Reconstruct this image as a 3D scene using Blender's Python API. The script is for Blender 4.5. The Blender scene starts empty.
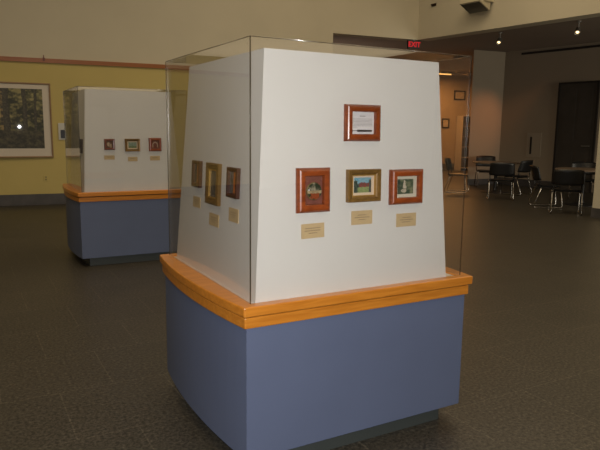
import bpy, bmesh, math, random
from mathutils import Vector, Matrix, noise
random.seed(4)
sc = bpy.context.scene
COL = sc.collection
R = math.radians

# ------------------------------------------------------------------ camera, world, lights, exposure
cam_d = bpy.data.cameras.new('camera'); cam = bpy.data.objects.new('camera', cam_d); COL.objects.link(cam)
cam_d.sensor_fit = 'HORIZONTAL'; cam_d.sensor_width = 36.0; cam_d.lens = 610.33 * 36.0 / 600.0
cam_d.clip_start = 0.05; cam_d.clip_end = 200
cam.matrix_world = (Matrix.Translation((0, 0, 1.5)) @ Matrix.Rotation(R(90) - 0.1550, 4, 'X')
                    @ Matrix.Rotation(0.01221, 4, 'Z'))
sc.camera = cam

wo = bpy.data.worlds.new('world'); sc.world = wo; wo.use_nodes = True
wo.node_tree.nodes['Background'].inputs[0].default_value = (1, .86, .66, 1)
wo.node_tree.nodes['Background'].inputs[1].default_value = 0.02

def light(name, typ, loc, energy, color, rot=(0, 0, 0), **kw):
    d = bpy.data.lights.new(name, typ); d.energy = energy; d.color = color
    for k, v in kw.items(): setattr(d, k, v)
    o = bpy.data.objects.new(name, d); COL.objects.link(o); o.location = loc; o.rotation_euler = rot
    return o
# skylight of the tall atrium
light('skylight_back', 'AREA', (2.6, 9.6, 6.9), 180, (1.0, .795, .515), shape='RECTANGLE', size=6, size_y=4)
light('skylight_front', 'AREA', (4.5, 1.5, 6.9), 165, (1.0, .795, .515), shape='RECTANGLE', size=6, size_y=6)
light('skylight_left', 'AREA', (-3.0, 4.0, 6.9), 190, (1.0, .795, .515), shape='RECTANGLE', size=5, size_y=5)
# the photographer's flash, just above the lens
light('camera_flash', 'SPOT', (0.0, -0.02, 1.57), 275, (1.0, .985, .985), (R(83), 0, 0), spot_size=R(84), spot_blend=.55, shadow_soft_size=.022)
# warm lamps of the room behind the hall
light('back_room_light', 'AREA', (5.2, 21.8, 3.5), 135, (1.0, .43, .12), shape='RECTANGLE', size=2.5, size_y=2)
# added fixtureless lights: orange wash on hall end wall, passage ceiling fill, hall fill
light('end_wall_fill', 'SPOT', (6.72, 16.12, 3.3), 105, (1.0, .37, .13), Vector((-1.72, 1.45, -1.75)).to_track_quat('-Z', 'Y').to_euler(), spot_size=R(48), spot_blend=1.0, shadow_soft_size=.12)
light('passage_fill', 'AREA', (0.3, 17.0, 1.6), 17, (1.0, .80, .66), (R(150), 0, 0), shape='RECTANGLE', size=2, size_y=2)
light('hall_fill', 'AREA', (12.2, 6.4, 2.1), 200, (1.0, .92, .75), (R(95), 0, R(36)), shape='RECTANGLE', size=3.2, size_y=2.6)

vs = sc.view_settings
vs.view_transform = 'Standard'; vs.look = 'None'; vs.exposure = 0.0; vs.gamma = 1.0; vs.use_curve_mapping = False

# ------------------------------------------------------------------ materials
def new_mat(name):
    m = bpy.data.materials.new(name); m.use_nodes = True
    return m, m.node_tree.nodes, m.node_tree.links, m.node_tree.nodes['Principled BSDF']
def mat(name, col, rough=.5, metal=0, spec=.5, var=.0, scale=6, bump=0, bscale=200, coat=0):
    m, N, L, b = new_mat(name)
    b.inputs['Roughness'].default_value = rough; b.inputs['Metallic'].default_value = metal
    b.inputs['Specular IOR Level'].default_value = spec; b.inputs['Coat Weight'].default_value = coat
    b.inputs['Coat Roughness'].default_value = .12
    tc = N.new('ShaderNodeTexCoord')
    nz = N.new('ShaderNodeTexNoise'); nz.inputs['Scale'].default_value = scale; nz.inputs['Detail'].default_value = 4
    L.new(tc.outputs['Object'], nz.inputs['Vector'])
    cr = N.new('ShaderNodeValToRGB')
    cr.color_ramp.elements[0].position = .3; cr.color_ramp.elements[1].position = .7
    cr.color_ramp.elements[0].color = tuple(c * (1 - var) for c in col) + (1,)
    cr.color_ramp.elements[1].color = tuple(min(1, c * (1 + var)) for c in col) + (1,)
    L.new(nz.outputs['Fac'], cr.inputs['Fac']); L.new(cr.outputs['Color'], b.inputs['Base Color'])
    if bump:
        n2 = N.new('ShaderNodeTexNoise'); n2.inputs['Scale'].default_value = bscale
        L.new(tc.outputs['Object'], n2.inputs['Vector'])
        bp = N.new('ShaderNodeBump'); bp.inputs['Strength'].default_value = bump; bp.inputs['Distance'].default_value = .002
        L.new(n2.outputs['Fac'], bp.inputs['Height']); L.new(bp.outputs['Normal'], b.inputs['Normal'])
    return m
def wood(name, dark, lite, rough=.3, scale=(3, 60, 60), coat=.3):
    m, N, L, b = new_mat(name)
    tc = N.new('ShaderNodeTexCoord'); mp = N.new('ShaderNodeMapping'); mp.inputs['Scale'].default_value = scale
    nz = N.new('ShaderNodeTexNoise'); nz.inputs['Scale'].default_value = 1; nz.inputs['Detail'].default_value = 6
    nz.inputs['Distortion'].default_value = .6
    cr = N.new('ShaderNodeValToRGB'); cr.color_ramp.elements[0].position = .3; cr.color_ramp.elements[1].position = .72
    cr.color_ramp.elements[0].color = dark + (1,); cr.color_ramp.elements[1].color = lite + (1,)
    L.new(tc.outputs['Object'], mp.inputs['Vector']); L.new(mp.outputs['Vector'], nz.inputs['Vector'])
    L.new(nz.outputs['Fac'], cr.inputs['Fac']); L.new(cr.outputs['Color'], b.inputs['Base Color'])
    b.inputs['Roughness'].default_value = rough; b.inputs['Coat Weight'].default_value = coat; b.inputs['Coat Roughness'].default_value = .24
    return m
def emis(name, col, strength):
    m, N, L, b = new_mat(name)
    b.inputs['Base Color'].default_value = tuple(c * .3 for c in col) + (1,)
    b.inputs['Emission Color'].default_value = col + (1,); b.inputs['Emission Strength'].default_value = strength
    return m
def acrylic(name, tint, edge=False, gf=.07, gr=.25):
    m = bpy.data.materials.new(name); m.use_nodes = True; N = m.node_tree.nodes; L = m.node_tree.links
    N.clear(); out = N.new('ShaderNodeOutputMaterial')
    ge = N.new('ShaderNodeNewGeometry')
    dt = N.new('ShaderNodeVectorMath'); dt.operation = 'DOT_PRODUCT'
    L.new(ge.outputs['Normal'], dt.inputs[0]); L.new(ge.outputs['Incoming'], dt.inputs[1])
    def mth(op, a, b=None):
        n = N.new('ShaderNodeMath'); n.operation = op; n.use_clamp = False
        for i, x in enumerate((a, b)):
            if x is None: continue
            if isinstance(x, (int, float)): n.inputs[i].default_value = x
            else: L.new(x, n.inputs[i])
        return n.outputs[0]
    c = mth('ABSOLUTE', dt.outputs['Value']); om = mth('SUBTRACT', 1.0, c)
    f = mth('ADD', mth('MULTIPLY', mth('POWER', om, 5.0), .96), .04)   # Schlick reflectance of acrylic
    tr = N.new('ShaderNodeBsdfTransparent'); tr.inputs[0].default_value = tint + (1,)
    gl = N.new('ShaderNodeBsdfGlossy'); gl.inputs['Roughness'].default_value = gr if edge else .0
    gl.inputs[0].default_value = (1, 1, 1, 1)
    mx = N.new('ShaderNodeMixShader')
    if edge: mx.inputs[0].default_value = gf
    else: L.new(f, mx.inputs[0])
    L.new(tr.outputs[0], mx.inputs[1]); L.new(gl.outputs[0], mx.inputs[2]); L.new(mx.outputs[0], out.inputs[0])
    return m
def vcol(name, rough=.5, coat=0, cr=.08):
    m, N, L, b = new_mat(name)
    a = N.new('ShaderNodeVertexColor'); a.layer_name = 'art'; L.new(a.outputs['Color'], b.inputs['Base Color'])
    b.inputs['Roughness'].default_value = rough; b.inputs['Coat Weight'].default_value = coat; b.inputs['Coat Roughness'].default_value = cr
    return m
def floor_mat():
    m, N, L, b = new_mat('dark_granite_tiles')
    tc = N.new('ShaderNodeTexCoord'); mp = N.new('ShaderNodeMapping')
    mp.vector_type = 'TEXTURE'; mp.inputs['Rotation'].default_value = (0, 0, .5086); mp.inputs['Location'].default_value = (-.28, 3.2, 0)
    L.new(tc.outputs['Object'], mp.inputs['Vector'])
    n1 = N.new('ShaderNodeTexNoise'); n1.inputs['Scale'].default_value = 55; n1.inputs['Detail'].default_value = 5; n1.inputs['Roughness'].default_value = .75
    n2 = N.new('ShaderNodeTexNoise'); n2.inputs['Scale'].default_value = 3; n2.inputs['Detail'].default_value = 2
    br = N.new('ShaderNodeTexBrick'); br.offset = .5; br.squash = 1
    br.inputs['Scale'].default_value = 1; br.inputs['Brick Width'].default_value = .6; br.inputs['Row Height'].default_value = .6
    br.inputs['Mortar Size'].default_value = .0045; br.inputs['Mortar Smooth'].default_value = .3; br.inputs['Bias'].default_value = 0
    br.inputs['Color1'].default_value = (.95, .95, .95, 1); br.inputs['Color2'].default_value = (1.05, 1.04, 1.03, 1); br.inputs['Mortar'].default_value = (1.6, 1.57, 1.53, 1)
    L.new(mp.outputs['Vector'], br.inputs['Vector'])
    for n in (n1, n2): L.new(mp.outputs['Vector'], n.inputs['Vector'])
    cr = N.new('ShaderNodeValToRGB')
    E = cr.color_ramp.elements
    E[0].position = .40; E[0].color = (.020, .0178, .014, 1); E[1].position = .64; E[1].color = (.092, .081, .062, 1)
    e3 = E.new(.74); e3.color = (.21, .19, .155, 1)
    L.new(n1.outputs['Fac'], cr.inputs['Fac'])
    mu = N.new('ShaderNodeMix'); mu.data_type = 'RGBA'; mu.blend_type = 'MULTIPLY'; mu.inputs[0].default_value = 1
    L.new(cr.outputs['Color'], mu.inputs[6]); L.new(br.outputs['Color'], mu.inputs[7])
    c2 = N.new('ShaderNodeValToRGB'); c2.color_ramp.elements[0].color = (.85, .85, .85, 1); c2.color_ramp.elements[1].color = (1.15, 1.15, 1.15, 1)
    L.new(n2.outputs['Fac'], c2.inputs['Fac'])
    m2 = N.new('ShaderNodeMix'); m2.data_type = 'RGBA'; m2.blend_type = 'MULTIPLY'; m2.inputs[0].default_value = 1
    L.new(mu.outputs[2], m2.inputs[6]); L.new(c2.outputs['Color'], m2.inputs[7])
    L.new(m2.outputs[2], b.inputs['Base Color'])
    b.inputs['Roughness'].default_value = .42; b.inputs['Specular IOR Level'].default_value = .35
    return m

M = dict(
    floor=floor_mat(),
    beige=mat('beige_wall_paint', (.60, .55, .425), .85, var=.03, scale=1.2, bump=.15),
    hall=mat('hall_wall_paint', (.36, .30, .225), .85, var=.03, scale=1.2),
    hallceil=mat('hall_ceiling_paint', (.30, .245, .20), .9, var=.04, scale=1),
    green=mat('olive_green_paint', (.57, .465, .175), .8, var=.03, scale=1.5, bump=.1),
    ceil=mat('ceiling_paint', (.55, .49, .38), .9),
    dado=mat('slate_base_tile', (.075, .07, .07), .5, var=.2, scale=5),
    white=mat('white_panel_paint', (.76, .74, .70), .6, var=.012, scale=2.5),
    blue=mat('slate_blue_laminate', (.112, .138, .222), .5, var=.03, scale=3, spec=.35),
    toe=mat('grey_plinth_laminate', (.052, .060, .056), .5, var=.05),
    beech=wood('honey_beech', (.50, .170, .017), (.66, .25, .030), scale=(5, 40, 60)),
    rail=wood('rail_wood', (.30, .105, .033), (.38, .14, .045), scale=(2, 2, 60)),
    mahog=wood('red_mahogany_moulding', (.17, .032, .006), (.29, .062, .011), rough=.36, scale=(25, 25, 60), coat=.22),
    mahog2=wood('dark_red_moulding', (.11, .026, .009), (.19, .045, .014), rough=.36, scale=(25, 25, 60), coat=.2),
    mahog3=wood('dark_walnut_moulding', (.045, .014, .007), (.10, .028, .011), rough=.4, scale=(25, 25, 60), coat=.1),
    umber=mat('dark_brown_moulding', (.030, .016, .010), .5, var=.2, scale=40, spec=.25),
    gold=mat('antique_gold_moulding', (.215, .118, .030), .35, metal=.3, var=.2, scale=60),
    goldl=mat('bright_gold_slip', (.52, .30, .07), .35, metal=.4, var=.15, scale=60),
    cream=mat('cream_mat_board', (.74, .59, .42), .8, var=.03),
    whitemat=mat('white_mat_board', (.66, .60, .47), .8, var=.02),
    maroon=mat('maroon_felt_board', (.20, .062, .04), .8, var=.12, scale=60),
    paper=mat('white_paper', (.74, .71, .70), .8, var=.02),
    ink=mat('grey_ink', (.33, .30, .29), .8),
    inkb=mat('brown_ink', (.30, .22, .12), .8),
    pen=mat('black_pen', (.03, .022, .02), .3),
    card=mat('tan_card', (.61, .45, .24), .75, var=.04, scale=30),
    blackp=mat('black_plastic', (.012, .012, .013), .38),
    greyp=mat('grey_plastic', (.05, .055, .06), .5),
    chrome=mat('chrome', (.42, .40, .38), .22, metal=1),
    steel=mat('grey_metal', (.28, .27, .25), .4, metal=.6),
    tabletop=mat('laminate_tabletop', (.22, .16, .115), .4, var=.06),
    door=mat('dark_stained_door', (.062, .055, .048), .5, var=.12, scale=4),
    frameb=mat('black_frame', (.02, .017, .015), .5),
    print_=mat('pale_print', (.42, .36, .28), .7, var=.25, scale=15),
    shelf=mat('pale_shelf_laminate', (.46, .42, .36), .6),
    shelfback=mat('grey_shelf_back', (.20, .20, .19), .7),
    cream_box=mat('cream_enamel', (.56, .50, .36), .5),
    lens=mat('grey_lens_glass', (.10, .10, .09), .25),
    plate=mat('pale_plate', (.60, .60, .56), .5),
    exitred=emis('exit_red', (1.0, .015, .03), .42),
    bulb=emis('spot_bulb', (1.0, .70, .34), 3.2),
    tube=emis('warm_tube', (1.0, .55, .16), 1.3),
    acr=acrylic('clear_acrylic', (.955, .955, .95)),
    acre=acrylic('acrylic_edge', (.62, .60, .56), True), acrt=acrylic('acrylic_top_edge', (.55, .53, .49), True, .35, .12),
    art=vcol('printed_artwork', .5), artg=vcol('glazed_artwork', .5, 1.0, .012), agate=vcol('polished_stone', .12, .6),
)

# ------------------------------------------------------------------ mesh helpers
def obj(name, bm, m, parent=None, smooth=False, bevel=0):
    bmesh.ops.recalc_face_normals(bm, faces=bm.faces)
    me = bpy.data.meshes.new(name); bm.to_mesh(me); bm.free()
    for mm in (m if isinstance(m, (list, tuple)) else [m]): me.materials.append(mm)
    o = bpy.data.objects.new(name, me); COL.objects.link(o)
    if parent: o.parent = parent
    if smooth:
        for p in me.polygons: p.use_smooth = True
    if bevel:
        b = o.modifiers.new('bevel', 'BEVEL'); b.width = bevel; b.segments = 2; b.limit_method = 'ANGLE'; b.angle_limit = R(40)
    return o
def thing(name, label, cat, loc=(0, 0, 0), rz=0, group=None, mw=None):
    o = bpy.data.objects.new(name, None); COL.objects.link(o); o.empty_display_size = .1
    if mw is not None: o.matrix_world = mw
    else: o.location = loc; o.rotation_euler = (0, 0, rz)
    o['label'] = label; o['category'] = cat
    if group: o['group'] = group
    return o
def tag(o, label, cat, group=None):
    o['label'] = label; o['category'] = cat
    if group: o['group'] = group
    return o
def struct(name, bm, m):
    o = obj(name, bm, m); o['kind'] = 'structure'; return o
def box(bm, lo, hi, mi=0):
    x0, y0, z0 = lo; x1, y1, z1 = hi
    v = [bm.verts.new(p) for p in ((x0,y0,z0),(x1,y0,z0),(x1,y1,z0),(x0,y1,z0),(x0,y0,z1),(x1,y0,z1),(x1,y1,z1),(x0,y1,z1))]
    for f in ((0,3,2,1),(4,5,6,7),(0,1,5,4),(1,2,6,5),(2,3,7,6),(3,0,4,7)):
        bm.faces.new([v[i] for i in f]).material_index = mi
    return v
def B(lo, hi):
    bm = bmesh.new(); box(bm, lo, hi); return bm
def prism(bm, pts, z0, z1, hole=None):
    """extruded outline; with a hole of the same vertex count it is a ring"""
    n = len(pts)
    a = [bm.verts.new((x, y, z0)) for x, y in pts]; b = [bm.verts.new((x, y, z1)) for x, y in pts]
    for i in range(n): bm.faces.new((a[i], a[(i+1) % n], b[(i+1) % n], b[i]))
    if hole is None: bm.faces.new(a[::-1]); bm.faces.new(b)
    else:
        c = [bm.verts.new((x, y, z0)) for x, y in hole]; d = [bm.verts.new((x, y, z1)) for x, y in hole]
        for i in range(n):
            j = (i+1) % n
            bm.faces.new((c[j], c[i], d[i], d[j])); bm.faces.new((a[j], a[i], c[i], c[j])); bm.faces.new((b[i], b[j], d[j], d[i]))
def wallseg(name, p, q, z0, z1, t, m, side=1):
    """wall slab from p to q, thickness t to the left (side=1) or right of p->q"""
    p, q = Vector(p), Vector(q); d = (q - p).normalized(); n = Vector((-d.y, d.x)) * side * t
    bm = bmesh.new(); prism(bm, [p[:], q[:], (q + n)[:], (p + n)[:]], z0, z1)
    return struct(name, bm, m)
def tube(bm, pts, r, seg=8):
    pts = [Vector(p) for p in pts]; rings = []
    for i, p in enumerate(pts):
        t = ((pts[i] - pts[i-1]).normalized() if i else Vector()) + ((pts[i+1] - pts[i]).normalized() if i < len(pts)-1 else Vector())
        t.normalize(); a = t.cross(Vector((0, 0, 1)));
        if a.length < .05: a = t.cross(Vector((1, 0, 0)))
        a.normalize(); c = t.cross(a)
        rings.append([bm.verts.new(p + (a * math.cos(k*2*math.pi/seg) + c * math.sin(k*2*math.pi/seg)) * r) for k in range(seg)])
    for s, e in zip(rings, rings[1:]):
        for k in range(seg): bm.faces.new((s[k], s[(k+1) % seg], e[(k+1) % seg], e[k]))
    bm.faces.new(rings[0][::-1]); bm.faces.new(rings[-1])
def lathe(bm, prof, seg=32, c=(0, 0, 0)):
    rings = []
    for r, z in prof:
        if r < 1e-6: rings.append([bm.verts.new((c[0], c[1], c[2] + z))])
        else: rings.append([bm.verts.new((c[0] + r*math.cos(k*2*math.pi/seg), c[1] + r*math.sin(k*2*math.pi/seg), c[2] + z)) for k in range(seg)])
    for s, e in zip(rings, rings[1:]):
        for k in range(seg):
            l = (k+1) % seg
            f = [s[k % len(s)], s[l % len(s)], e[l % len(e)], e[k % len(e)]]
            f = [x for i, x in enumerate(f) if x not in f[:i]]
            if len(f) > 2: bm.faces.new(f)
    if len(rings[0]) > 1: bm.faces.new(rings[0][::-1])
    if len(rings[-1]) > 1: bm.faces.new(rings[-1])
def moulding(w, h, bw, prof):
    """mitred frame ring in the local x (right) / z (up) plane, wall at y=0, front towards -y;
    prof: (inset 0..1 of bw, depth)"""
    bm = bmesh.new(); rings = []
    for s, d in prof:
        x, z = w/2 - bw*s, h/2 - bw*s
        rings.append([bm.verts.new(p) for p in ((-x, -d, -z), (x, -d, -z), (x, -d, z), (-x, -d, z))])
    rings.append(rings[0])
    for a, b in zip(rings, rings[1:]):
        for k in range(4): bm.faces.new((a[k], a[(k+1) % 4], b[(k+1) % 4], b[k]))
    return bm
def artmesh(name, w, h, y, fn, m, parent, nx=60, nz=48, th=.001, cx=0, cz=0):
    """flat picture, its colours a function fn(u,v) of the picture plane"""
    bm = bmesh.new(); lay = bm.loops.layers.float_color.new('art')
    g = [[bm.verts.new((cx + w*(i/nx - .5), -y, cz + h*(j/nz - .5))) for i in range(nx+1)] for j in range(nz+1)]
    for j in range(nz):
        for i in range(nx):
            f = bm.faces.new((g[j][i], g[j][i+1], g[j+1][i+1], g[j+1][i]))
            c = fn((i+.5)/nx, (j+.5)/nz)
            for l in f.loops: l[lay] = (*c, 1)
    me = bpy.data.meshes.new(name); bm.normal_update(); bm.to_mesh(me); bm.free(); me.materials.append(m)
    o = bpy.data.objects.new(name, me); COL.objects.link(o); o.parent = parent
    return o
def nz(x, y, s=0): return noise.noise(Vector((x, y, s * 7.3)))
def mixc(a, b, t):
    t = max(0, min(1, t)); return tuple(p + (q - p) * t for p, q in zip(a, b))

# ------------------------------------------------------------------ the setting
wd = Vector((.9205, .3907)); P0 = Vector((-5.2, 11.7))            # run of the green wall
def gw(t): return P0 + wd * t
bd = Vector((.5878, -.8090)); CB = Vector((2.76, 15.075)); bn = Vector((.8090, .5878))   # run of the right bulkhead
HT = 7.0; ZB = 3.65; ZH = 3.74
CH = Vector((5.77, 17.86))                                         # far corner of the hall
bm = bmesh.new(); prism(bm, [(-13, -6), (26, -6), (26, 30), (-13, 30)], -.12, 0); struct('floor', bm, M['floor'])
wallseg('wall_back', gw(-9), gw(6.4), .0, HT, .3, M['beige'])
wallseg('wall_bulkhead_back', gw(6.4), gw(8.65), ZB, HT, .3, M['beige'])
wallseg('wall_bulkhead_right', CB, CB + bd*22, ZB, HT, .35, M['beige'])
e0 = gw(-9); nb = Vector((.3907, -.9205))
wallseg('wall_left', e0 + nb*14, e0, 0, HT, .3, M['beige'])
wallseg('wall_front', Vector((24, -5.4)), e0 + nb*14, 0, HT, .3, M['beige'])
bm = bmesh.new(); prism(bm, [tuple(e0), tuple(gw(8.65)), tuple(CB + bd*22), tuple(e0 + nb*14)], HT, HT + .1); struct('ceiling', bm, M['ceil'])
# olive green lower wall between the base tiles and the wooden rail: a skin on the back wall
def skin(name, t0, t1, z0, z1, d, m):
    a, b = gw(t0), gw(t1); n = nb * d
    bm = bmesh.new(); prism(bm, [tuple(a), tuple(a + n), tuple(b + n), tuple(b)], z0, z1); return struct(name, bm, m)
skin('wall_back_lower', -8.9, 6.4, .21, 2.70, .012, M['green'])
skin('baseboard_back', -8.9, 6.4, 0, .21, .022, M['dado'])
tr = skin('trim_1', -8.9, 6.4, 2.685, 2.765, .05, M['rail'])
# hall behind the bulkheads
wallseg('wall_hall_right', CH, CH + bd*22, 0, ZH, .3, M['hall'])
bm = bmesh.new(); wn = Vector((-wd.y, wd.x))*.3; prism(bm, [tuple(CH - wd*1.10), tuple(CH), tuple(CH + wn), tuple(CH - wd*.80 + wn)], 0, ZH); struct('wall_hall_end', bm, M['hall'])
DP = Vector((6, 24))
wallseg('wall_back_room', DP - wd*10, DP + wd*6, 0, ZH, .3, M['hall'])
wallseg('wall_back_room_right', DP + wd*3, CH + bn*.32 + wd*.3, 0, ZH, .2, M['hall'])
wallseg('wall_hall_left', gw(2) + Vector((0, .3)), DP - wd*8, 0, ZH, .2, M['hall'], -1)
bm = bmesh.new()
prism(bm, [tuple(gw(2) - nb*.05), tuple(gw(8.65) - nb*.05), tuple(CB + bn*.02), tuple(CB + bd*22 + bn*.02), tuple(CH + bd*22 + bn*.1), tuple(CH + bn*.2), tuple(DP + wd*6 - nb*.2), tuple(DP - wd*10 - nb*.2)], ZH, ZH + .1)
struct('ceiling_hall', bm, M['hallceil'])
def hskin(name, a, b, z0, z1, d, m):
    a, b = Vector(a), Vector(b); r = (b - a).normalized(); n = Vector((r.y, -r.x)) * d
    bm = bmesh.new(); prism(bm, [tuple(a), tuple(a + n), tuple(b + n), tuple(b)], z0, z1); return struct(name, bm, m)
HW = Vector((6.81, 16.43))
hskin('baseboard_hall_end', CH - wd*1.10, CH, 0, .16, .02, M['dado'])
hskin('baseboard_hall_right', CH, HW - bd*.04, 0, .2, .02, M['dado'])
hskin('baseboard_hall_far', HW + bd*1.12, HW + bd*9, 0, .2, .02, M['dado'])
hskin('baseboard_back_room', DP - wd*9, DP + wd*5, 0, .26, .02, M['dado'])
hskin('trim_2', HW - bd*1.23, HW + bd*8, 3.615, 3.67, .03, M['frameb'])     # dark reveal at the top of the hall wall
# pier at the right edge
pa = Vector((5.275, 10.95))
def pier(name, z0, z1, g, m):
    bm = bmesh.new(); o = pa - bd*g - bn*g
    prism(bm, [tuple(o), tuple(o + bd*(1.2 + 2*g)), tuple(o + bd*(1.2 + 2*g) + bn*(.45 + 2*g)), tuple(o + bn*(.45 + 2*g))], z0, z1); return struct(name, bm, m)
pier('wall_pier', 0, HT, 0, M['beige']); pier('baseboard_pier', 0, .17, .012, M['dado'])

# door in the hall
def frame_at(o, run, z=0):
    """matrix of a local frame: x along run, -y towards the viewer side, z up"""
    r = Vector((run[0], run[1], 0)).normalized(); y = Vector((0, 0, 1)).cross(r)
    return Matrix(((r.x, y.x, 0, o[0]), (r.y, y.y, 0, o[1]), (0, 0, 1, z), (0, 0, 0, 1)))
dm = frame_at(HW, bd)
d = bpy.data.objects.new('door_1', None); COL.objects.link(d); d.matrix_world = dm; d['kind'] = 'structure'
bm = bmesh.new()
for x in (-.03, 1.02): box(bm, (x, -.05, 0), (x + .05, -.002, 2.80))
box(bm, (-.03, -.05, 2.75), (1.07, -.002, 2.80))
obj('door_frame', bm, M['frameb'], d)
bm = bmesh.new(); box(bm, (.02, -.03, .01), (1.02, -.002, 2.75))
for z0, z1 in ((.2, 1.0), (1.3, 2.6)):
    for x in (.12, .56): box(bm, (x, -.036, z0), (x + .36, -.03, z1))
obj('door_panel', bm, M['door'], d)
bm = bmesh.new(); box(bm, (.74, -.09, 1.16), (.95, -.075, 1.185)); box(bm, (.75, -.08, 1.165), (.765, -.03, 1.18)); box(bm, (.925, -.08, 1.165), (.94, -.03, 1.18))
obj('door_handle', bm, M['steel'], d)

# ------------------------------------------------------------------ display cases
W, D = 1.1665, 1.113
OF, OL = .0136, .0231
def bowed(g, gf, bow, n=14):
    """rectangle W x D grown by g at the sides and gf front and back; both sides bow outwards"""
    x0, x1, y0, y1 = -OL - g, W + OL + g, -OF - gf, D + OF + gf
    f = lambda s: bow * (1 - (2*s - 1)**2)
    pts = []
    for i in range(n): s = i/n; pts.append((x0 + (x1-x0)*s, y0))
    for i in range(n): s = i/n; pts.append((x1 + f(s), y0 + (y1-y0)*s))
    for i in range(n): s = i/n; pts.append((x1 - (x1-x0)*s, y1))
    for i in range(n): s = i/n; pts.append((x0 - f(s), y1 - (y1-y0)*s))
    return pts
def rect(x0, x1, y0, y1, n=14):
    pts = []
    for a, b in (((x0,y0),(x1,y0)), ((x1,y0),(x1,y1)), ((x1,y1),(x0,y1)), ((x0,y1),(x0,y0))):
        for i in range(n): s = i/n; pts.append((a[0]+(b[0]-a[0])*s, a[1]+(b[1]-a[1])*s))
    return pts
ZT = .781
def display_case(loc, rz, label, zp, za, k=1.0):
    ZT = .781 * k
    t = thing('display_case', label, 'display case', (loc[0], loc[1], 0), rz, 'freestanding display cases')
    bm = bmesh.new(); prism(bm, bowed(0, 0, .042), .092*k, .69*k); obj('plinth', bm, M['blue'], t)
    bm = bmesh.new(); prism(bm, bowed(-.085, -.055, .02), 0, .092*k); obj('toe_kick', bm, M['toe'], t)
    bm = bmesh.new(); prism(bm, bowed(.013, .013, .045), .684*k, .731*k); obj('lower_moulding', bm, M['beech'], t, bevel=.004)
    bm = bmesh.new(); prism(bm, bowed(-.006, -.004, .044), .7311*k, .738*k); obj('shadow_gap', bm, M['umber'], t)
    bm = bmesh.new(); prism(bm, bowed(.023, .03, .046), .738*k, ZT, rect(.012, W-.012, .012, D-.012)); obj('rail_top', bm, M['beech'], t, bevel=.006)
    bm = bmesh.new(); box(bm, (.0125, .0125, .7385*k), (W-.0125, D-.0125, ZT-.008)); obj('deck', bm, M['white'], t)
    bm = bmesh.new()
    lo = [(.03, .014), (1.083, .014), (1.083, 1.075), (.03, 1.075)]; hi = [(.08, .04), (.995, .04), (.995, .95), (.08, .95)]
    a = [bm.verts.new((x, y, ZT - .0075)) for x, y in lo]; b = [bm.verts.new((x, y, zp)) for x, y in hi]
    for i in range(4): bm.faces.new((a[i], a[(i+1) % 4], b[(i+1) % 4], b[i]))
    bm.faces.new(a[::-1]); bm.faces.new(b)
    obj('tapered_panel', bm, M['white'], t)
    bm = bmesh.new(); e = .006
    z0 = ZT + .001
    def shell(x0, x1, y0, y1, z0, z1):
        v = [bm.verts.new(p) for p in ((x0,y0,z0),(x1,y0,z0),(x1,y1,z0),(x0,y1,z0),(x0,y0,z1),(x1,y0,z1),(x1,y1,z1),(x0,y1,z1))]
        for f in ((4,5,6,7),(0,1,5,4),(1,2,6,5),(2,3,7,6),(3,0,4,7)): bm.faces.new([v[i] for i in f])
        return v
    o_ = shell(0, W, 0, D, z0, za); i_ = shell(e, W-e, e, D-e, z0, za-e)
    for k in range(4): bm.faces.new((o_[k], o_[(k+1) % 4], i_[(k+1) % 4], i_[k]))
    ac = obj('acrylic_cover', bm, M['acr'], t)
    g = .004
    for x, y in ((0, 0), (W, 0), (W, D), (0, D)):
        bm = bmesh.new()
        sx, sy = (1 if x == 0 else -1), (1 if y == 0 else -1)
        xs = sorted((x - sx*.0006, x + sx*g)); ys = sorted((y - sy*.0006, y + sy*g)); box(bm, (xs[0], ys[0], z0), (xs[1], ys[1], za - g)); obj('corner_edge', bm, M['acre'], ac)
    for p, q in (((0, 0), (W, 0)), ((W, 0), (W, D)), ((W, D), (0, D)), ((0, D), (0, 0))):       # rounded top edges
        bm = bmesh.new(); h = g/2 - .0004; cxx = lambda v, m: min(max(v, h), m - h)
        tube(bm, [(cxx(p[0], W), cxx(p[1], D), za - h), (cxx(q[0], W), cxx(q[1], D), za - h)], g/2, 12); obj('top_edge', bm, M['acrt'], ac, smooth=True)
    return t
NEAR = ((-.2029, 2.4534), .5086); FAR = ((-2.323, 6.455), .4928)
display_case(*NEAR, 'large nearest blue display case with orange wood rim and clear cover, four frames in front', 1.822, 1.8594)
display_case(*FAR, 'smaller-looking blue display case farther back, before the green wall, under clear cover', 1.895, 1.919, 1.04)

def face_mat(case, zp, side, a, z):
    """frame on the tapered panel: local x along the face, z up the face, -y out of it"""
    (cx, cy), ya = case
    T = Matrix.Translation((cx, cy, 0)) @ Matrix.Rotation(ya, 4, 'Z')
    zt = .781 * (1.04 if case is FAR else 1)
    s = (z - (zt - .0075)) / (zp - (zt - .0075))
    if side == 'front':
        tilt = math.atan2(.026, zp - zt); o = (a, .014 + .026*s, z); return T @ Matrix.Translation(o) @ Matrix.Rotation(-tilt, 4, 'X')
    tilt = math.atan2(.05, zp - zt); o = (.03 + .05*s, a, z)
    return T @ Matrix.Translation(o) @ Matrix.Rotation(R(-90), 4, 'Z') @ Matrix.Rotation(-tilt, 4, 'X')
CUSHION = [(0, .0005), (0, .013), (.1, .0195), (.22, .0245), (.36, .0275), (.5, .0285), (.9, .027), (.95, .0245), (1, .013), (1, .0005)]
SLIM = [(0, .0005), (0, .018), (.2, .021), (.7, .019), (1, .011), (1, .0005)]
FLAT = [(0, .0005), (0, .022), (.12, .026), (.6, .024), (.72, .018), (1, .014), (1, .0005)]
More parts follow.
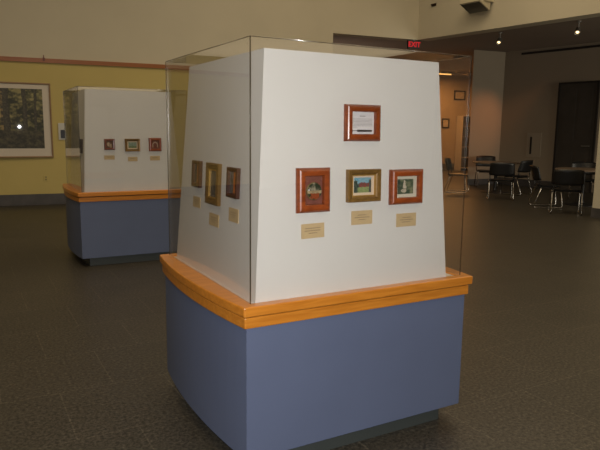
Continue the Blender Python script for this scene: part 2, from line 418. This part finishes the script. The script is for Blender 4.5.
def frame(case, zp, side, a, z, w, h, bw, m, prof, label, mats, group):
    t = thing('picture_frame', label, 'picture frame', group=group, mw=face_mat(case, zp, side, a, z))
    f = obj('frame_moulding', moulding(w, h, bw, prof), m, t)
    if mats:
        iw, ih = w/2 - bw + .002, h/2 - bw + .002
        obj('mat_board', B((-iw, -.008, -ih), (iw, -.0006, ih)), mats, t)
    return t
def card(case, zp, side, a, z, w, h, label, lines, rot=0):
    t = thing('caption_card', label, 'caption card', group='tan caption cards', mw=face_mat(case, zp, side, a, z) @ Matrix.Rotation(rot, 4, 'Y'))
    obj('card', B((-w/2, -.004, -h/2), (w/2, -.0006, h/2)), M['card'], t)
    bm = bmesh.new()
    for q, (x0, x1) in enumerate(lines):
        zz = h * (.19 - .17*q); x = x0*w
        while x < x1*w - .001:                                  # words of one line
            l = random.uniform(.005, .012); e = min(x + l, x1*w); box(bm, (x, -.0044, zz - .0018), (e, -.0039, zz + .0018)); x = e + .0022
    obj('printed_text', bm, M['inkb'], t)
    return t
GN = 'frames on the near case'; GF = 'frames on the far case'
# --- near case, front face
t = frame(NEAR, 1.822, 'front', .557, 1.532, .188, .16, .032, M['mahog'], CUSHION, 'red wood frame with typed page and black pen, topmost on near case front', None, GN)
obj('typed_page', B((-.0638, -.008, -.0497), (.0638, -.0006, .0497)), M['paper'], t)
bm = bmesh.new(); random.seed(11)
def typed(bm, x0, x1, z, hgt):
    x = x0
    while x < x1 - .001:
        l = random.uniform(.003, .008); e = min(x + l, x1); box(bm, (x, -.0084, z - hgt), (e, -.0079, z + hgt)); x = e + .0016
typed(bm, -.014, .016, .030, .0022)
for k in range(7): typed(bm, -.052, .054 if k < 6 else -.028, .018 - .006*k, .0011)
obj('typed_text', bm, M['ink'], t)
bm = bmesh.new(); tube(bm, [(-.058, -.011, -.034), (-.03, -.012, -.034), (-.028, -.0125, -.034)], .0012); tube(bm, [(-.03, -.0125, -.034), (-.02, -.013, -.034), (.04, -.0132, -.034), (.046, -.013, -.034)], .0044, 12)
obj('pen', bm, M['pen'], t, smooth=True)

t = frame(NEAR, 1.822, 'front', .305, 1.243, .164, .192, .0365, M['mahog'], CUSHION, 'red wood frame holding a round polished stone disc, left on near case front', None, GN)
obj('felt_backing', B((-.047, -.008, -.061), (.047, -.0006, .061)), M['maroon'], t)
def agate(u, v):
    x, y = u - .5, v - .5; r = math.hypot(x, y); n = nz(u*4, v*4, 1) + .5*nz(u*9, v*9, 2)
    if r > .43: return mixc((.16, .11, .05), (.30, .22, .10), n + .5)
    if y < -.12 and abs(x) < .3 and n > -.25: return (.30, .07, .025)
    if -.13 < y < .04: return mixc((.42, .33, .19), (.25, .16, .08), n + .3)
    return mixc((.035, .045, .025), (.33, .29, .20), n*1.6 + .25)
bm = bmesh.new(); lay = bm.loops.layers.float_color.new('art'); RD = .039
rings = [(RD, -.0085), (RD, -.012), (RD*.93, -.0155)] + [(RD*k/10, -.0165) for k in range(9, 0, -1)]
vr = [[bm.verts.new((r*math.cos(k*math.pi/24) + .002, y, r*math.sin(k*math.pi/24) - .004)) for k in range(48)] for r, y in rings]
for s, e in zip(vr, vr[1:]):
    for k in range(48): bm.faces.new((s[k], s[(k+1) % 48], e[(k+1) % 48], e[k]))
bm.faces.new(vr[-1])
for f in bm.faces:
    c = f.calc_center_median(); cc = agate((c.x - .002)/(2*RD) + .5, (c.z + .004)/(2*RD) + .5)
    for l in f.loops: l[lay] = (*cc, 1)
obj('stone_disc', bm, M['agate'], t, smooth=True)
bm = bmesh.new(); bmesh.ops.create_icosphere(bm, subdivisions=2, radius=.0035, matrix=Matrix.Translation((-.026, -.017, .002)))
obj('white_inclusion', bm, M['paper'], t, smooth=True)

t = frame(NEAR, 1.822, 'front', .566, 1.255, .178, .146, .0255, M['gold'], FLAT, 'dull gold frame with small blue-sky landscape, middle of lower row on near case front', M['cream'], GN)
obj('gold_slip', moulding(.131, .099, .006, [(0, .006), (0, .0145), (1, .0145), (1, .006)]), M['goldl'], t)
def landscape(u, v):
    n = nz(u*7, v*7, 3); n2 = nz(u*16, v*16, 4)
    if v < .36 + .05*n and .22 < u < .9 : c = mixc((.20, .28, .10), (.36, .40, .17), n2 + .5)
    elif v < .66 + .1*n and u > .3: c = mixc((.30, .055, .04), (.12, .10, .09), n2*2 + .3)
    elif v > .62 + .13*nz(u*6, 2, 5): c = mixc((.14, .38, .50), (.45, .52, .52), n2 + .25)
    else: c = mixc((.03, .05, .04), (.13, .15, .12), n2*2 + .4)
    if u < .2 and v < .8 + .1*n: c = mixc((.02, .04, .035), (.10, .13, .09), n2 + .5)
    if u > .87 and v < .85: c = mixc((.05, .06, .05), (.14, .13, .10), n2 + .5)
    return c
artmesh('landscape_picture', .094, .068, .0085, landscape, M['art'], t, cx=-.004, cz=.002)
t = frame(NEAR, 1.822, 'front', .810, 1.241, .191, .163, .0325, M['mahog'], CUSHION, 'red wood frame with small green picture of pale figure, right on near case front', M['whitemat'], GN)
def figure(u, v):
    n = nz(u*5, v*5, 6); n2 = nz(u*14, v*14, 7)
    c = mixc((.055, .085, .05), (.24, .25, .14), n*1.1 + .35 + .25*(v - .5) + .3*(u - .5))
    for (x, y, rx, ry, k) in ((.44, .84, .05, .09, 1), (.43, .55, .09, .22, 1), (.40, .22, .17, .13, .8), (.54, .45, .05, .10, .7)):
        if ((u-x)/rx)**2 + ((v-y)/ry)**2 < 1 + n2: c = mixc(c, (.62, .53, .40), k)
    if u < .18: c = mixc(c, (.03, .045, .04), .6)
    return c
artmesh('garden_picture', .094, .069, .0085, figure, M['art'], t, cx=-.004, cz=.001)

card(NEAR, 1.822, 'front', .307, 1.066, .115, .064, 'tan caption card under the stone disc frame', [(-.33, .32), (-.36, .33), (-.18, .18)], R(-1))
card(NEAR, 1.822, 'front', .5645, 1.109, .114, .063, 'tan caption card under the dull gold landscape frame', [(-.2, .2), (-.35, .36), (-.16, .16)])
card(NEAR, 1.822, 'front', .820, 1.083, .117, .063, 'tan caption card under the green figure picture', [(-.2, .22), (-.32, .33), (-.22, .2)])
# --- near case, left face
def swirl(a, b, s):
    return lambda u, v: mixc(a, b, nz(u*3, v*3, s)*1.4 + .4 + .3*nz(u*11, v*11, s))
LX = lambda t, w, h, fn, nm: artmesh(nm, w, h, .0085, fn, M['artg'], t, 24, 24)
t = frame(NEAR, 1.822, 'left', .755, 1.269, .110, .135, .020, M['mahog3'], SLIM, 'small dark wood frame with dark picture, orange bevel glow painted in, farthest on near case left side', M['umber'], GN)
LX(t, .074, .099, lambda u, v: mixc((.48, .13, .03), (.30, .07, .02), nz(u*5, v*5, 9)+.5) if .45 < u < .9 else (.05, .052, .055), 'dark_art_bevel_glow')  # orange band painted in for warm reflection on the frame's right inner bevel
t = frame(NEAR, 1.822, 'left', .523, 1.237, .165, .198, .030, M['gold'], SLIM, 'larger ornate gold frame, middle one on near case left side', M['umber'], GN)
obj('gold_slip', moulding(.107, .140, .007, [(0, .006), (0, .0145), (1, .0145), (1, .006)]), M['goldl'], t)
LX(t, .095, .128, swirl((.06, .055, .055), (.17, .15, .13), 12), 'portrait_picture')
t = frame(NEAR, 1.822, 'left', .279, 1.262, .115, .135, .020, M['mahog3'], SLIM, 'small dark wood frame with grey picture, orange bevel glow painted in, nearest on near case left side', M['umber'], GN)
LX(t, .078, .098, lambda u, v: mixc((.62, .18, .03), (.45, .10, .02), nz(u*5, v*5, 13)+.5) if u > .5 else mixc((.06, .06, .065), (.20, .19, .18), nz(u*4, v*4, 14)+.4), 'grey_art_bevel_glow')  # right half coloured orange in place of room light on the inner bevel
card(NEAR, 1.822, 'left', .764, 1.123, .106, .055, 'tan caption card under the farthest left-side frame', [(-.3, .3), (-.34, .3), (-.18, .18)])
card(NEAR, 1.822, 'left', .513, 1.063, .124, .060, 'tan caption card under the ornate gold frame', [(-.3, .3), (-.34, .3), (-.18, .18)])
card(NEAR, 1.822, 'left', .276, 1.116, .108, .062, 'tan caption card under the nearest left-side frame', [(-.3, .3), (-.34, .3), (-.18, .18)])
# --- far case
t = frame(FAR, 1.895, 'front', .309, 1.318, .112, .118, .022, M['mahog2'], CUSHION, 'small brown frame with pale animal picture, left on far case front', M['umber'], GF)
artmesh('animal_picture', .066, .07, .0085, lambda u, v: (.55, .42, .26) if ((u-.35)/.22)**2 + ((v-.5)/.3)**2 < 1 + nz(u*6, v*6, 15) or abs(u-.72) < .1 and v < .6 else (.14, .05, .02), M['art'], t, 20, 20)
t = frame(FAR, 1.895, 'front', .553, 1.310, .162, .138, .026, M['gold'], FLAT, 'wider brown frame with blue-green landscape, middle on far case front', M['cream'], GF)
artmesh('meadow_picture', .088, .062, .0085, lambda u, v: mixc((.16, .27, .20), (.36, .42, .34), nz(u*5, v*7, 16) + v*.6) if v > .35 else (.16, .22, .09), M['art'], t, 24, 20)
t = frame(FAR, 1.895, 'front', .803, 1.316, .140, .146, .028, M['mahog'], CUSHION, 'square red frame with pale arch picture, right on far case front', M['maroon'], GF)
artmesh('arch_picture', .07, .075, .0085, lambda u, v: (.50, .38, .28) if .28 < math.hypot(u-.5, max(0, v-.45)) < .46 and (v > .1) else (.17, .035, .015), M['art'], t, 24, 24)
t = frame(FAR, 1.895, 'left', .200, 1.295, .125, .15, .022, M['umber'], SLIM, 'dark frame on the left side of the far case', M['maroon'], GF)
artmesh('dark_picture', .083, .108, .0085, swirl((.04, .035, .03), (.09, .06, .04), 18), M['art'], t, 16, 16)
card(FAR, 1.895, 'front', .304, 1.178, .110, .045, 'tan caption card under the pale animal picture', [(-.3, .3), (-.2, .2)])
card(FAR, 1.895, 'front', .552, 1.158, .104, .048, 'tan caption card under the blue-green landscape', [(-.3, .3), (-.2, .2)])
card(FAR, 1.895, 'front', .799, 1.165, .110, .049, 'tan caption card under the pale arch picture', [(-.3, .3), (-.2, .2)])

# ------------------------------------------------------------------ things on the green wall
def on_wall(t, z, d=.0125): return frame_at(gw(t) + nb*d, wd, z)
t = thing('framed_photograph', 'large framed woodland picture with white mat on the green wall', 'framed picture', mw=on_wall(-.62, 1.61, .044) @ Matrix.Rotation(R(1.5), 4, 'Z') @ Matrix.Rotation(R(-.2), 4, 'X'))
PW, PH = 2.14, 1.40
obj('frame_moulding', moulding(PW, PH, .03, [(0, .0005), (0, .03), (.5, .034), (1, .028), (1, .0005)]), mat('tan_frame_wood', (.30, .19, .10), .4), t)
obj('mat_board', B((-PW/2 + .028, -.012, -PH/2 + .028), (PW/2 - .028, -.0006, PH/2 - .028)), mat('ivory_mat', (.66, .60, .52), .7, coat=.0), t)
def forest(u, v):
    n = nz(u*7, v*6, 21); n2 = nz(u*24, v*22, 22); n3 = nz(u*60, v*45, 23)
    c = mixc((.022, .026, .014), (.19, .18, .075), .35 + .8*n + .8*n2 + .4*n3)
    if v > .42: c = mixc(c, (.36, .31, .13), max(0, n2 + .5*n3 + .35*n))
    for x, w in ((.10, .010), (.30, .012), (.46, .016), (.655, .040), (.83, .022), (.93, .012)):
        d = abs(u - x - .012*nz(v*3, x*9, 24))
        if d < w*(1.15 - .3*v) and v > .22: c = mixc((.030, .029, .022), (.10, .09, .06), n3*.8 + .5 - d/w*.4)
    if abs(u - .585) < .05 and .30 < v < .95: c = mixc(c, (.42, .30, .12), max(0, .25 + n2 + .4*n3))
    if v < .30 + .07*n: c = mixc((.020, .020, .014), (.10, .09, .05), n2*.8 + .4 + .6*n3)
    return c
artmesh('woodland_print', 1.88, 1.11, .0125, forest, M['artg'], t, 150, 90, cx=-.02, cz=.03)
t = thing('wall_keypad', 'small pale wall plate with black keypad on green wall, between picture and far case', 'keypad', mw=on_wall(.62, 1.41))
obj('cover_plate', B((-.065, -.02, -.16), (.065, -.0006, .16)), M['plate'], t, bevel=.004)
obj('black_screen', B((-.025, -.03, -.13), (.05, -.0205, .03)), M['blackp'], t)
t = thing('wall_outlet', 'green-painted outlet plate low on the green wall', 'outlet', mw=on_wall(.29, .51))
obj('outlet_plate', B((-.04, -.008, -.055), (.04, -.0006, .055)), M['green'], t, bevel=.003)
bm = bmesh.new()
for z in (-.022, .022): box(bm, (-.016, -.0095, z - .014), (.016, -.0081, z + .014))
obj('socket', bm, mat('olive_socket', (.28, .23, .09), .6), t)
t = thing('rail_clip', 'small dark clip fixed on the wooden wall rail', 'clip', mw=on_wall(.36, 2.766, .03))
bm = bmesh.new(); box(bm, (-.018, -.022, 0), (.018, .012, .012)); box(bm, (-.018, -.028, -.05), (.018, -.0205, .012)); box(bm, (-.008, -.012, .012), (.008, .0, .06))
obj('clip_body', bm, M['mahog2'], t)

# ------------------------------------------------------------------ fittings on the bulkhead and in the hall
bw = lambda o, z: frame_at(o, bd, z)
q = CB + bd*1.83
t = thing('flood_light', 'cream wall-mounted flood light with grey lens high on right bulkhead', 'flood light', mw=bw(q, 4.13))
bm = bmesh.new()
pr = [(-.44, .04), (-.40, .20), (-.06, .17), (-.08, -.12)]       # side outline (y, z): face tips down and out
vs0 = [bm.verts.new((-.26, y, z)) for y, z in pr]; vs1 = [bm.verts.new((.26, y, z)) for y, z in pr]
bm.faces.new(vs0[::-1]); bm.faces.new(vs1)
for i in range(4): bm.faces.new((vs0[i], vs0[(i+1) % 4], vs1[(i+1) % 4], vs1[i]))
obj('housing', bm, M['cream_box'], t, bevel=.012)
bm = bmesh.new()
nl = Vector((-.406, -.914))
def lq(x, f, d): y, z = -.08 - .36*f, -.12 + .16*f; return bm.verts.new((x, y + nl.x*d, z + nl.y*d))
v = [lq(x, f, d) for d in (.001, .012) for x, f in ((-.235, .08), (.235, .08), (.235, .92), (-.235, .92))]
for f in ((0,3,2,1),(4,5,6,7),(0,1,5,4),(1,2,6,5),(2,3,7,6),(3,0,4,7)): bm.faces.new([v[i] for i in f])
obj('lens', bm, M['lens'], t)
bm = bmesh.new(); box(bm, (.265, -.30, .06), (.285, -.03, .16)); box(bm, (-.285, -.30, .06), (-.265, -.03, .16)); box(bm, (-.285, -.03, .06), (.285, -.001, .16)) 
obj('bracket', bm, M['cream_box'], t)
t = thing('sprinkler_head', 'tiny dark sprinkler fitting high on the bulkhead, left of flood light', 'sprinkler', mw=bw(CB + bd*.46, 4.38))
bm = bmesh.new(); box(bm, (-.07, -.012, -.03), (.07, -.0006, .03)); tube(bm, [(0, -.012, 0), (0, -.06, 0)], .018); box(bm, (-.04, -.066, -.015), (.04, -.06, .015))
obj('sprinkler_body', bm, M['umber'], t)
# exit sign
t = thing('exit_sign', 'dark exit sign with red letters hung in the hall opening', 'exit sign', mw=frame_at((2.66, 15.02), wd, 3.53))
obj('sign_box', B((-.16, .0, -.10), (.16, .06, .10)), M['blackp'], t, bevel=.006)
bm = bmesh.new(); box(bm, (-.03, .02, .10), (.03, .04, .205)); obj('hanger', bm, M['steel'], t)
cv = bpy.data.curves.new('exit_letters', 'FONT'); cv.body = 'EXIT'; cv.size = .165; cv.align_x = 'CENTER'; cv.align_y = 'CENTER'; cv.extrude = .002; cv.offset = .004
tmp = bpy.data.objects.new('tmp', cv); COL.objects.link(tmp); bpy.context.view_layer.update()
me = bpy.data.meshes.new_from_object(tmp.evaluated_get(bpy.context.evaluated_depsgraph_get())); bpy.data.objects.remove(tmp)
me.transform(Matrix.Translation((.01, -.003, 0)) @ Matrix.Rotation(R(90), 4, 'X')); me.materials.clear(); me.materials.append(M['exitred'])
lt = bpy.data.objects.new('exit_letters', me); COL.objects.link(lt); lt.parent = t
# spotlights
def spot(x, y, label):
    t = thing('spotlight', label, 'spotlight', (x, y, ZH), R(-54), 'hall spotlights')
    bm = bmesh.new(); lathe(bm, [(.0, -.0), (.05, -.0), (.05, -.02), (.0, -.02)], 20); tube(bm, [(0, 0, -.02), (0, 0, -.13)], .012)
    obj('stem', bm, M['steel'], t)
    bm = bmesh.new(); lathe(bm, [(.03, .10), (.045, .09), (.052, -.02), (.062, -.06), (.052, -.055), (.046, -.03), (.0, -.03)], 20)
    rot = Matrix.Translation((0, -.02, -.20)) @ (Matrix.Rotation(R(54), 3, 'Z') @ Vector((.35, .60, .72))).to_track_quat('Z', 'Y').to_matrix().to_4x4()
    bm.transform(rot); obj('lamp_head', bm, M['steel'], t, smooth=True)
    bm = bmesh.new(); lathe(bm, [(.0, -.028), (.030, -.032), (.02, -.045), (0, -.049)], 20); bm.transform(rot); obj('bulb', bm, M['bulb'], t, smooth=True)
spot(4.50, 14.40, 'small lit ceiling spotlight, the left of two in the dark hall')
spot(5.60, 12.86, 'small lit ceiling spotlight, the right of two in the dark hall')

# wall notice on the hall wall
t = thing('wall_panel', 'pale rectangular wall panel with dark vertical slot, left of dark hall door', 'wall panel', mw=frame_at(HW - bd*.665, bd, 1.16))
obj('panel_face', B((-.22, -.02, -.33), (.22, -.0006, .33)), mat('pale_panel', (.39, .335, .26), .6), t, bevel=.004)
obj('slot', B((-.11, -.03, -.25), (-.06, -.0205, .22)), M['blackp'], t)
# back room: shelf unit, frames, lamp
def fr_room(tt, z, d=0): return frame_at(DP + wd*tt + nb*d, wd, z)
t = thing('shelf_unit', 'pale narrow open shelf unit against the orange-lit back wall', 'shelf unit', mw=fr_room(.36, 0, .03))
for x in (-.36, .34): obj('side_panel', B((x, -.38, 0), (x + .02, 0, 2.1)), M['shelf'], t)
obj('back_panel', B((-.34, -.012, .0), (.34, 0, 2.1)), M['shelfback'], t)
for z in (.1, .5, .9, 1.3, 1.7, 2.08): obj('shelf', B((-.34, -.38, z), (.34, -.0125, z + .02)), M['shelf'], t)
t = thing('framed_notice', 'small dark-framed notice above the shelf unit on the back wall', 'framed notice', mw=fr_room(.10, 2.88, 0))
obj('frame_moulding', moulding(.52, .36, .05, [(0, .0005), (0, .03), (1, .026), (1, .0005)]), M['frameb'], t); obj('print', B((-.215, -.012, -.135), (.215, -.0006, .135)), M['print_'], t)
t = thing('framed_notice', 'small dark-framed notice left of the shelf unit, close to near case edge', 'framed notice', mw=fr_room(-.50, 1.81, 0))
obj('frame_moulding', moulding(.34, .36, .045, [(0, .0005), (0, .03), (1, .026), (1, .0005)]), M['frameb'], t); obj('print', B((-.13, -.012, -.14), (.13, -.0006, .14)), M['print_'], t)
t = thing('linear_lamp', 'long thin glowing warm lamp under the back room ceiling', 'lamp', mw=frame_at((4.95, 22.2), wd, 3.50))
obj('lamp_housing', B((-.42, -.05, .03), (.42, .05, .07)), M['steel'], t); obj('lamp_tube', B((-.40, -.03, -.01), (.40, .03, .0295)), M['tube'], t)
for x in (-.3, .3):
    bm = bmesh.new(); tube(bm, [(x, 0, .07), (x, 0, ZH - 3.501)], .006); obj('suspension_rod', bm, M['steel'], t)

# ------------------------------------------------------------------ tables and chairs
def cafe_table(x, y, label, rz=0):
    t = thing('cafe_table', label, 'table', (x, y, 0), rz, 'round cafe tables')
    bm = bmesh.new(); lathe(bm, [(.555, .725), (.57, .73), (.57, .752), (.56, .757), (0, .757)], 48); obj('tabletop', bm, M['tabletop'], t)
    bm = bmesh.new(); lathe(bm, [(.036, .03), (.036, .70), (.12, .715), (.12, .7245), (0, .7245)], 20); obj('pedestal', bm, M['blackp'], t)
    bm = bmesh.new(); lathe(bm, [(.34, 0), (.34, .012), (.30, .022), (.06, .05), (.045, .09), (0, .09)], 40); obj('base', bm, M['blackp'], t)
cafe_table(4.92, 15.42, 'round cafe table in far hall, the left of the two tables')
cafe_table(5.95, 12.85, 'round cafe table partly behind the pale pier at right')

def build_chair():
    t = thing('hall_chair', 'chair', 'chair', group='black chairs in the hall')
    # seat pan: rounded, slightly dished
    bm = bmesh.new(); n = 24; prof = []
    for k in range(n):
        a = 2*math.pi*k/n; ca, sa = math.cos(a), math.sin(a); s = lambda v: math.copysign(abs(v)**.55, v)
        prof.append((.25*s(ca), .235*s(sa) + .01))
    top = [bm.verts.new((x, y, .462 - .02*max(0, (y - .1)/.15))) for x, y in prof]
    bot = [bm.verts.new((x*.94, y*.94, .425)) for x, y in prof]; ctr = bm.verts.new((0, 0, .447))
    for k in range(n):
        l = (k+1) % n; bm.faces.new((bot[k], bot[l], top[l], top[k])); bm.faces.new((top[k], top[l], ctr))
    bm.faces.new(bot[::-1]); obj('seat', bm, M['blackp'], t, smooth=False)
    # curved backrest shell with thickness
    bm = bmesh.new(); NX, NZ = 14, 6; F, Bk = [], []
    for j in range(NZ + 1):
        v = j/NZ; rf, rb = [], []
        for i in range(NX + 1):
            u = i/NX*2 - 1
            hw = .275 - .02*v; x = hw*math.sin(u*1.05)/math.sin(1.05)
            yb = -.27 - .07*v + .085*(u*u)
            z = .545 + (.30 - .022*u*u)*v + .02*(u*u)*(1 - v)
            rf.append(bm.verts.new((x, yb + .011, z))); rb.append(bm.verts.new((x, yb - .011, z)))
        F.append(rf); Bk.append(rb)
    for j in range(NZ):
        for i in range(NX):
            bm.faces.new((F[j][i], F[j][i+1], F[j+1][i+1], F[j+1][i])); bm.faces.new((Bk[j][i+1], Bk[j][i], Bk[j+1][i], Bk[j+1][i+1]))
    for i in range(NX):
        bm.faces.new((F[0][i+1], F[0][i], Bk[0][i], Bk[0][i+1])); bm.faces.new((F[NZ][i], F[NZ][i+1], Bk[NZ][i+1], Bk[NZ][i]))
    for j in range(NZ):
        bm.faces.new((F[j][0], F[j+1][0], Bk[j+1][0], Bk[j][0])); bm.faces.new((F[j+1][NX], F[j][NX], Bk[j][NX], Bk[j+1][NX]))
    obj('backrest', bm, M['blackp'], t, smooth=True)
    for sx in (-1, 1):
        bm = bmesh.new(); x = .24*sx
        tube(bm, [(x*.92, -.16, .418), (x, -.21, .44), (x*1.03, -.20, .50), (x*1.03, -.205, .58)], .012); obj('back_support', bm, M['blackp'], t, smooth=True)
        bm = bmesh.new(); xx = .255*sx
        tube(bm, [(.20*sx, .19, .418), (xx, .21, .39), (xx + .008*sx, .245, .06), (xx + .01*sx, .24, .022), (xx + .01*sx, .21, .012), (xx + .01*sx, -.25, .012), (xx + .01*sx, -.29, .022), (xx + .01*sx, -.285, .06), (xx, -.17, .39), (.20*sx, -.15, .418)], .011)
        obj('sled_leg', bm, M['chrome'], t, smooth=True)
    bm = bmesh.new(); tube(bm, [(-.20, .19, .414), (.20, .19, .414)], .010); obj('cross_bar', bm, M['chrome'], t)
    bm = bmesh.new(); tube(bm, [(-.20, -.15, .414), (.20, -.15, .414)], .010); obj('cross_bar', bm, M['chrome'], t)
    return t
proto = build_chair()
def place(o, x, y, rz, label):
    o.location = (x, y, 0); o.rotation_euler = (0, 0, R(rz)); o['label'] = label
def dup(root):
    r = root.copy(); COL.objects.link(r)
    for ch in list(root.children):
        c = ch.copy(); COL.objects.link(c); c.parent = r
    return r
spots = [
    (4.50, 13.72, -14, 'black chair with chrome legs seen from behind, in front of far cafe table'),
    (5.12, 16.85, 172, 'black chair facing the viewer behind the far cafe table'),
    (5.28, 14.95, 40, 'black chair at the right side of the far cafe table'),
    (5.03, 12.42, -100, 'black chair seen side-on with bright chrome runners, left of nearer cafe table'),
    (5.00, 11.45, -18, 'black chair seen from behind next to the pale pier'),
    (6.45, 13.95, 155, 'black chair mostly hidden behind the nearer cafe table'),
    (3.93, 15.25, -112, 'black chair seen through the clear edge of near case, side-on'),
]
for i, (x, y, a, lb) in enumerate(spots):
    o = proto if i == 0 else dup(proto)
    place(o, x, y, a, lb)
